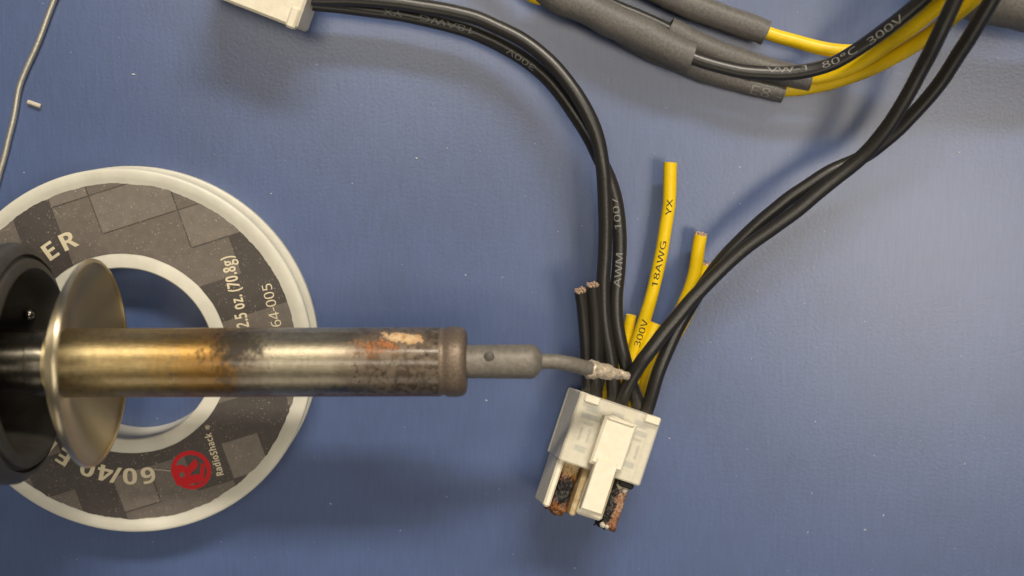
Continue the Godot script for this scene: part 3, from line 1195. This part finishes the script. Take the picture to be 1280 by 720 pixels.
func spare_connector() -> void:
	var o := Vector3(-28.75, 8.50, -12.79)
	var az := Vector3(-0.93, 0.0, -0.36).normalized()
	var xf := Transform3D(Basis(Vector3(-az.z, 0, az.x), Vector3.UP, az), o)
	var t := thing("spare_connector", "clean white plastic wire connector at the top edge of the mat", "connector", Vector3(o.x, 0, o.z))
	var s := Shape.new()
	s.box(Vector3(0, -2.2, 2.0), Vector3(6.0, 8.0, 13.0), 0.3, xf)
	part("housing", s, paper.nylon, t)
	s = Shape.new()
	s.box(Vector3(-1.9, 1.0, -3.7), Vector3(2.6, 2.2, 1.2), 0.25, xf)
	part("latch_ramp", s, paper.nylon, t)


func cables() -> void:
	var r := 0.89
	var s: Shape
	# the pair from the spare connector round to the burnt one
	var w := wire("black_wire", "black wire on the outside of the arc from the clean connector", "black wires between the two connectors",
		[Vector3(-27.21, 6.50, -12.59), Vector3(-24.33, 6.30, -12.22), Vector3(-19.48, 6.20, -12.14), Vector3(-13.64, 6.20, -11.76), Vector3(-7.80, 6.20, -10.80), Vector3(-2.93, 6.40, -9.46), Vector3(1.95, 7.00, -6.75), Vector3(5.84, 7.80, -3.37), Vector3(8.55, 8.50, 0.28), Vector3(10.32, 8.90, 4.32), Vector3(11.13, 9.00, 8.19), Vector3(11.51, 8.60, 12.13), Vector3(11.50, 8.20, 17.13), Vector3(11.37, 8.00, 22.17), Vector3(11.64, 7.90, 27.25), Vector3(12.31, 7.70, 31.39), Vector3(12.89, 7.40, 35.08), Vector3(13.06, 7.00, 37.79), Vector3(12.89, 6.90, 39.92)], r, paper.black)
	w = wire("black_wire", "black wire on the inside of the arc, printed 300V and 18AWG", "black wires between the two connectors",
		[Vector3(-27.61, 4.40, -11.99), Vector3(-24.69, 4.20, -11.72), Vector3(-20.76, 4.10, -11.44), Vector3(-14.85, 4.00, -10.58), Vector3(-8.92, 4.00, -9.51), Vector3(-3.97, 4.10, -7.95), Vector3(0.99, 4.60, -5.40), Vector3(4.95, 5.40, -1.97), Vector3(7.72, 6.10, 1.75), Vector3(10.50, 6.60, 6.35), Vector3(12.41, 6.90, 10.29), Vector3(13.25, 7.00, 14.26), Vector3(13.40, 7.20, 19.25), Vector3(13.05, 7.40, 24.29), Vector3(13.19, 7.60, 28.33), Vector3(14.04, 7.60, 31.93), Vector3(14.65, 6.90, 34.16), Vector3(15.35, 6.30, 36.39), Vector3(16.14, 6.00, 38.68), Vector3(16.59, 5.90, 40.40)], r, paper.black)
	s = Shape.new()
	print_on(s, w[1], r, "18AWG", near_on(w[1], Vector3(-4.36, 4.00, -8.83)), -0.1, 0.72, 2.2, true)
	print_on(s, w[1], r, "YX", near_on(w[1], Vector3(-13.47, 4.00, -10.29)), -0.05, 0.72, 2.2, true)
	print_on(s, w[1], r, "300V", near_on(w[1], Vector3(3.57, 4.80, -4.81)), 0.25, 0.7, 2.0, true)
	print_on(s, w[1], r, "1007", near_on(w[1], Vector3(13.17, 7.00, 15.96)), 0.25, 0.8, 1.75, true)
	print_on(s, w[1], r, "AWM", near_on(w[1], Vector3(13.27, 7.00, 22.93)), 0.1, 0.85, 1.6, true)
	part("printed_text", s, paper.white_ink, w[0])
	# the pair that runs off to the upper right
	w = wire("black_wire", "black wire crossing over its twin on the way to the upper right", "black wires running to the upper right",
		[Vector3(70.70, 12.00, -40.75), Vector3(60.59, 18.00, -29.94), Vector3(53.96, 21.00, -21.01), Vector3(50.28, 21.00, -14.26), Vector3(49.15, 20.00, -11.36), Vector3(48.30, 18.00, -7.58), Vector3(47.20, 14.50, -2.67), Vector3(45.35, 12.00, 2.15), Vector3(43.01, 10.50, 5.90), Vector3(39.00, 9.50, 9.82), Vector3(33.43, 9.00, 14.66), Vector3(28.70, 8.60, 18.27), Vector3(24.83, 8.60, 21.78), Vector3(20.87, 9.20, 26.21), Vector3(17.91, 9.60, 29.77), Vector3(16.05, 9.70, 32.29), Vector3(14.97, 8.90, 34.73), Vector3(14.19, 7.90, 36.94), Vector3(13.58, 7.10, 39.23), Vector3(13.41, 6.90, 40.34)], r, paper.black)
	w = wire("black_wire", "black wire passing under its twin, rightmost to enter the burnt connector", "black wires running to the upper right",
		[Vector3(77.27, 10.00, -40.45), Vector3(66.81, 16.00, -30.37), Vector3(59.41, 19.50, -22.08), Vector3(54.79, 20.00, -14.37), Vector3(53.73, 18.50, -11.23), Vector3(52.66, 16.00, -7.69), Vector3(51.23, 12.50, -3.27), Vector3(49.34, 9.80, 0.66), Vector3(46.79, 8.00, 3.95), Vector3(43.49, 7.00, 6.83), Vector3(39.66, 6.80, 8.61), Vector3(35.78, 6.80, 10.99), Vector3(31.47, 6.60, 14.60), Vector3(28.13, 6.30, 18.05), Vector3(25.53, 6.10, 21.23), Vector3(22.90, 6.10, 25.22), Vector3(20.59, 6.60, 29.56), Vector3(18.89, 7.00, 33.10), Vector3(17.93, 7.00, 36.22), Vector3(17.30, 6.70, 38.92), Vector3(16.83, 6.60, 40.84)], r, paper.black)
	# cut stubs
	wire("cut_black_wire", "short cut black wire, left one of the two beside the iron tip", "black wires cut short", [Vector3(9.61, 6.90, 39.39), Vector3(9.68, 7.10, 36.72), Vector3(9.49, 7.80, 32.40), Vector3(9.08, 8.90, 27.58), Vector3(8.48, 10.00, 23.26)], r * 0.93, paper.black, false, true)
	wire("cut_black_wire", "short cut black wire standing slightly taller than its left twin", "black wires cut short", [Vector3(10.64, 6.90, 39.39), Vector3(10.67, 7.40, 36.65), Vector3(10.66, 8.40, 32.27), Vector3(10.44, 9.40, 27.48), Vector3(9.93, 10.30, 22.52)], r * 0.97, paper.black, false, true)
	w = wire("cut_yellow_wire", "longest cut yellow wire, printed 18AWG in black", "yellow wires cut short",
		[Vector3(14.28, 3.00, 40.96), Vector3(14.45, 3.10, 38.78), Vector3(15.02, 3.20, 35.54), Vector3(16.08, 3.40, 31.46), Vector3(17.34, 3.50, 27.02), Vector3(18.48, 3.60, 22.31), Vector3(19.41, 3.60, 17.45), Vector3(19.98, 3.60, 12.55), Vector3(20.05, 3.50, 7.79)], r * 0.96, paper.yellow)
	s = Shape.new()
	print_on(s, w[1], r * 0.96, "18AWG", near_on(w[1], Vector3(18.41, 3.60, 24.07)), -0.1, 0.72, 1.9, false)
	print_on(s, w[1], r * 0.96, "YX", near_on(w[1], Vector3(19.76, 3.60, 14.18)), -0.05, 0.72, 1.9, false)
	print_on(s, w[1], r * 0.96, "300V", near_on(w[1], Vector3(15.88, 3.40, 31.67)), 0.0, 0.8, 1.5, false)
	part("printed_text", s, paper.black_ink, w[0])
	wire("cut_yellow_wire", "cut yellow wire standing up beside the crossing black pair, copper showing", "yellow wires cut short",
		[Vector3(16.48, 3.00, 40.96), Vector3(16.86, 2.90, 37.76), Vector3(18.46, 2.90, 33.48), Vector3(21.25, 3.00, 28.16), Vector3(22.90, 3.10, 23.94), Vector3(23.73, 3.20, 20.29), Vector3(24.15, 3.30, 17.08)], r * 0.94, paper.yellow, false, true)
	wire("cut_yellow_wire", "cut yellow wire mostly hidden, its end peeping past the black pair", "yellow wires cut short",
		[Vector3(16.96, 1.50, 41.36), Vector3(17.34, 1.40, 38.13), Vector3(19.39, 1.30, 33.83), Vector3(22.24, 1.30, 29.00), Vector3(24.11, 1.40, 24.74), Vector3(25.36, 1.50, 21.25)], r * 0.92, paper.yellow, false, true)
	wire("cut_yellow_wire", "shortest cut yellow wire, left of the printed yellow one", "yellow wires cut short", [Vector3(12.17, 4.40, 40.59), Vector3(12.41, 3.60, 37.58), Vector3(13.49, 2.60, 34.61), Vector3(14.96, 2.00, 31.00), Vector3(15.54, 2.00, 27.70)], r * 0.8, paper.yellow)
	wire("cut_yellow_wire", "short cut yellow wire between the printed yellow and the black pair", "yellow wires cut short", [Vector3(15.61, 4.40, 40.59), Vector3(15.68, 4.20, 37.44), Vector3(16.28, 4.00, 34.51), Vector3(17.38, 3.80, 31.16), Vector3(18.49, 3.60, 28.47)], r * 0.85, paper.yellow)
	# the bundle at the top right
	var big := sleeve("heat_shrink_sleeve", "thick grey heat shrink sleeve with a glossy black wire coming out", [Vector3(3.52, 5.20, -14.22), Vector3(5.89, 5.00, -12.43), Vector3(9.85, 4.80, -10.81), Vector3(14.82, 4.70, -8.50), Vector3(18.80, 4.70, -6.66), Vector3(22.20, 4.70, -5.20)], 2.05, 201)
	part_end(big)
	var lower := sleeve("heat_shrink_sleeve", "lowest dark heat shrink sleeve, white letters near its open end", [Vector3(13.61, 1.60, -8.28), Vector3(17.18, 1.60, -6.30), Vector3(20.75, 1.60, -4.81), Vector3(24.32, 1.60, -3.61), Vector3(29.42, 1.60, -2.22), Vector3(34.44, 1.60, -0.91)], 1.32, 203)
	s = Shape.new()
	print_on(s, lower[1], 1.34, "E8 -", near_on(lower[1], Vector3(30.24, 1.60, -2.02)), 0.45, 1.25, 1.5, false)
	part("printed_text", s, paper.white_ink, lower[0])
	sleeve("heat_shrink_sleeve", "grey heat shrink sleeve behind the printed black wire", [Vector3(19.47, 3.00, -8.79), Vector3(23.03, 2.90, -7.03), Vector3(26.59, 2.80, -5.56), Vector3(30.68, 2.60, -4.19), Vector3(34.24, 2.60, -3.29), Vector3(37.49, 2.60, -2.60)], 1.5, 205)
	sleeve("heat_shrink_sleeve", "upper grey heat shrink sleeve with one yellow wire coming out", [Vector3(4.93, 3.00, -20.48), Vector3(9.90, 3.00, -17.51), Vector3(13.89, 3.00, -15.39), Vector3(17.39, 3.00, -13.66), Vector3(20.90, 3.00, -12.10), Vector3(25.92, 3.00, -10.35), Vector3(28.95, 3.00, -9.28), Vector3(31.67, 3.00, -8.30)], 1.6, 207)
	sleeve("heat_shrink_sleeve", "widest dark sleeve at the right edge of the mat", [Vector3(52.32, 9.50, -13.26), Vector3(55.23, 9.50, -12.33), Vector3(59.09, 9.50, -11.50), Vector3(62.95, 9.50, -10.85), Vector3(68.00, 9.00, -10.13), Vector3(76.78, 7.00, -9.13), Vector3(87.38, 4.00, -7.96)], 3.0, 209)
	w = wire("black_wire", "black wire printed 80°C 300V in front of the yellow wires", "wires of the spliced bundle",
		[Vector3(15.81, 4.70, -8.11), Vector3(19.29, 4.80, -6.46), Vector3(22.56, 5.00, -5.09), Vector3(26.18, 5.40, -4.01), Vector3(30.54, 5.90, -3.32), Vector3(35.30, 6.60, -3.40), Vector3(38.91, 7.60, -4.43), Vector3(42.19, 9.40, -6.55), Vector3(45.14, 11.80, -9.11), Vector3(47.99, 14.00, -11.95), Vector3(49.91, 16.00, -14.26), Vector3(55.92, 18.00, -20.62), Vector3(64.20, 16.00, -29.52), Vector3(75.02, 9.00, -40.73)], 0.88, paper.black)
	s = Shape.new()
	print_on(s, w[1], 0.88, "VW-1", near_on(w[1], Vector3(31.01, 6.00, -3.32)), -0.55, 0.72, 2.3, false)
	print_on(s, w[1], 0.88, "80°C", near_on(w[1], Vector3(37.53, 7.00, -3.97)), -0.3, 0.78, 2.1, false)
	print_on(s, w[1], 0.88, "300V", near_on(w[1], Vector3(42.75, 9.40, -6.92)), -0.1, 0.85, 1.9, false)
	part("printed_text", s, paper.white_ink, w[0])
	wire("yellow_wire", "yellow wire leaving the upper grey sleeve and passing behind the printed one", "wires of the spliced bundle",
		[Vector3(28.95, 3.00, -9.28), Vector3(31.65, 3.10, -8.30), Vector3(34.43, 3.30, -7.41), Vector3(37.39, 3.60, -6.61), Vector3(40.73, 4.20, -6.10), Vector3(43.42, 5.20, -6.25), Vector3(45.60, 7.50, -7.58), Vector3(48.17, 11.00, -10.27), Vector3(50.23, 14.00, -13.21), Vector3(56.25, 16.00, -21.35), Vector3(64.21, 14.00, -29.94), Vector3(74.53, 8.00, -41.89)], r * 0.93, paper.yellow)
	wire("yellow_wire", "yellow wire nearest the printed black wire at the top right", "wires of the spliced bundle",
		[Vector3(34.75, 2.60, -3.00), Vector3(37.41, 2.90, -2.69), Vector3(40.35, 4.20, -3.36), Vector3(43.20, 6.20, -4.76), Vector3(45.72, 8.80, -6.86), Vector3(48.09, 11.40, -9.23), Vector3(50.31, 14.00, -11.86), Vector3(51.93, 15.50, -13.96), Vector3(58.56, 16.00, -20.48), Vector3(66.99, 14.00, -29.08), Vector3(76.61, 8.00, -39.24)], 0.93, paper.yellow)
	wire("yellow_wire", "outermost yellow wire of the bundle at the top right", "wires of the spliced bundle",
		[Vector3(32.52, 1.50, -1.42), Vector3(35.55, 1.60, -1.32), Vector3(38.42, 2.20, -1.81), Vector3(41.54, 3.60, -2.68), Vector3(44.88, 5.60, -4.10), Vector3(47.87, 8.20, -6.13), Vector3(50.62, 11.00, -8.61), Vector3(53.25, 13.60, -11.45), Vector3(55.31, 15.00, -14.01), Vector3(61.73, 15.00, -20.19), Vector3(70.76, 12.00, -28.61), Vector3(80.97, 7.00, -38.61)], 0.93, paper.yellow)
	wire("yellow_wire", "yellow wire end showing at the left mouth of the thick sleeve", "wires of the spliced bundle",
		[Vector3(-15.79, 2.00, -26.82), Vector3(-7.90, 3.00, -20.00), Vector3(0.00, 4.00, -14.72), Vector3(2.46, 4.40, -12.67), Vector3(3.93, 4.80, -12.44), Vector3(5.89, 5.00, -12.43)], 0.95, paper.yellow)
	wire("black_wire", "black wire running along the top of the thick grey sleeve", "wires of the spliced bundle",
		[Vector3(0.98, 3.60, -19.92), Vector3(4.93, 3.60, -16.49), Vector3(9.40, 3.60, -13.60), Vector3(11.91, 3.40, -11.88), Vector3(14.93, 3.20, -10.73), Vector3(17.96, 3.00, -9.38), Vector3(21.00, 2.90, -7.92)], 0.8, paper.black)


func part_end(_sleeve: Array) -> void:
	pass


func crumbs() -> void:
	var s := Shape.new()
	s.tube(curve([Vector3(-45.74, 0.50, -28.99), Vector3(-52.37, 0.50, -20.33), Vector3(-56.95, 0.50, -14.08), Vector3(-59.70, 0.50, -8.54), Vector3(-62.75, 0.50, -2.13), Vector3(-63.25, 0.50, -0.72), Vector3(-64.34, 0.50, 3.54), Vector3(-66.68, 0.50, 10.94), Vector3(-70.08, 0.50, 21.17), Vector3(-75.58, 0.50, 31.84)], 0.6), 0.38, 14)
	one("solder_wire", s, paper.solder, "thin bent length of bare solder wire at the top left", "solder wire", Vector3(-63.45, 0.00, -0.72))
	s = Shape.new()
	s.tube(curve([Vector3(-62.08, 0.25, 0.24), Vector3(-61.55, 0.30, 0.39), Vector3(-61.06, 0.28, 0.60), Vector3(-60.47, 0.25, 0.80)], 0.3), 0.3, 10, true)
	one("plastic_crumb", s, paper.ash, "tiny white crumb lying beside the bent solder wire", "crumb", Vector3(-61.47, 0.00, 0.50))
	# lint and dust on the mat
	var fleck := Shape.new()
	fleck.lump(Vector3.ZERO, Vector3(0.5, 0.25, 0.3), 0.6, 7, Transform3D(), 4, 6)
	var mm := MultiMesh.new()
	mm.transform_format = MultiMesh.TRANSFORM_3D
	mm.mesh = fleck.mesh(Vector3.ZERO)
	mm.instance_count = 520
	var rng := RandomNumberGenerator.new()
	rng.seed = 5
	for k in mm.instance_count:
		var big := 0.06 + 0.14 * pow(rng.randf(), 5.0) + (0.16 if k < 14 else 0.0)
		var at := Vector3(rng.randf_range(-80, 85), big * 0.2, rng.randf_range(-20, 75)) * MM
		mm.set_instance_transform(k, Transform3D(Basis(Vector3.UP, rng.randf() * TAU).scaled(Vector3(big * (1.0 + rng.randf()), big, big)), at))
	var o := MultiMeshInstance3D.new()
	o.name = "dust"
	o.multimesh = mm
	o.material_override = plain(Color(0.80, 0.80, 0.80), 0.7)
	o.set_meta("kind", "stuff")
	o.set_meta("label", "pale specks of dust scattered over the blue mat")
	o.set_meta("category", "dust")
	add_child(o, true)
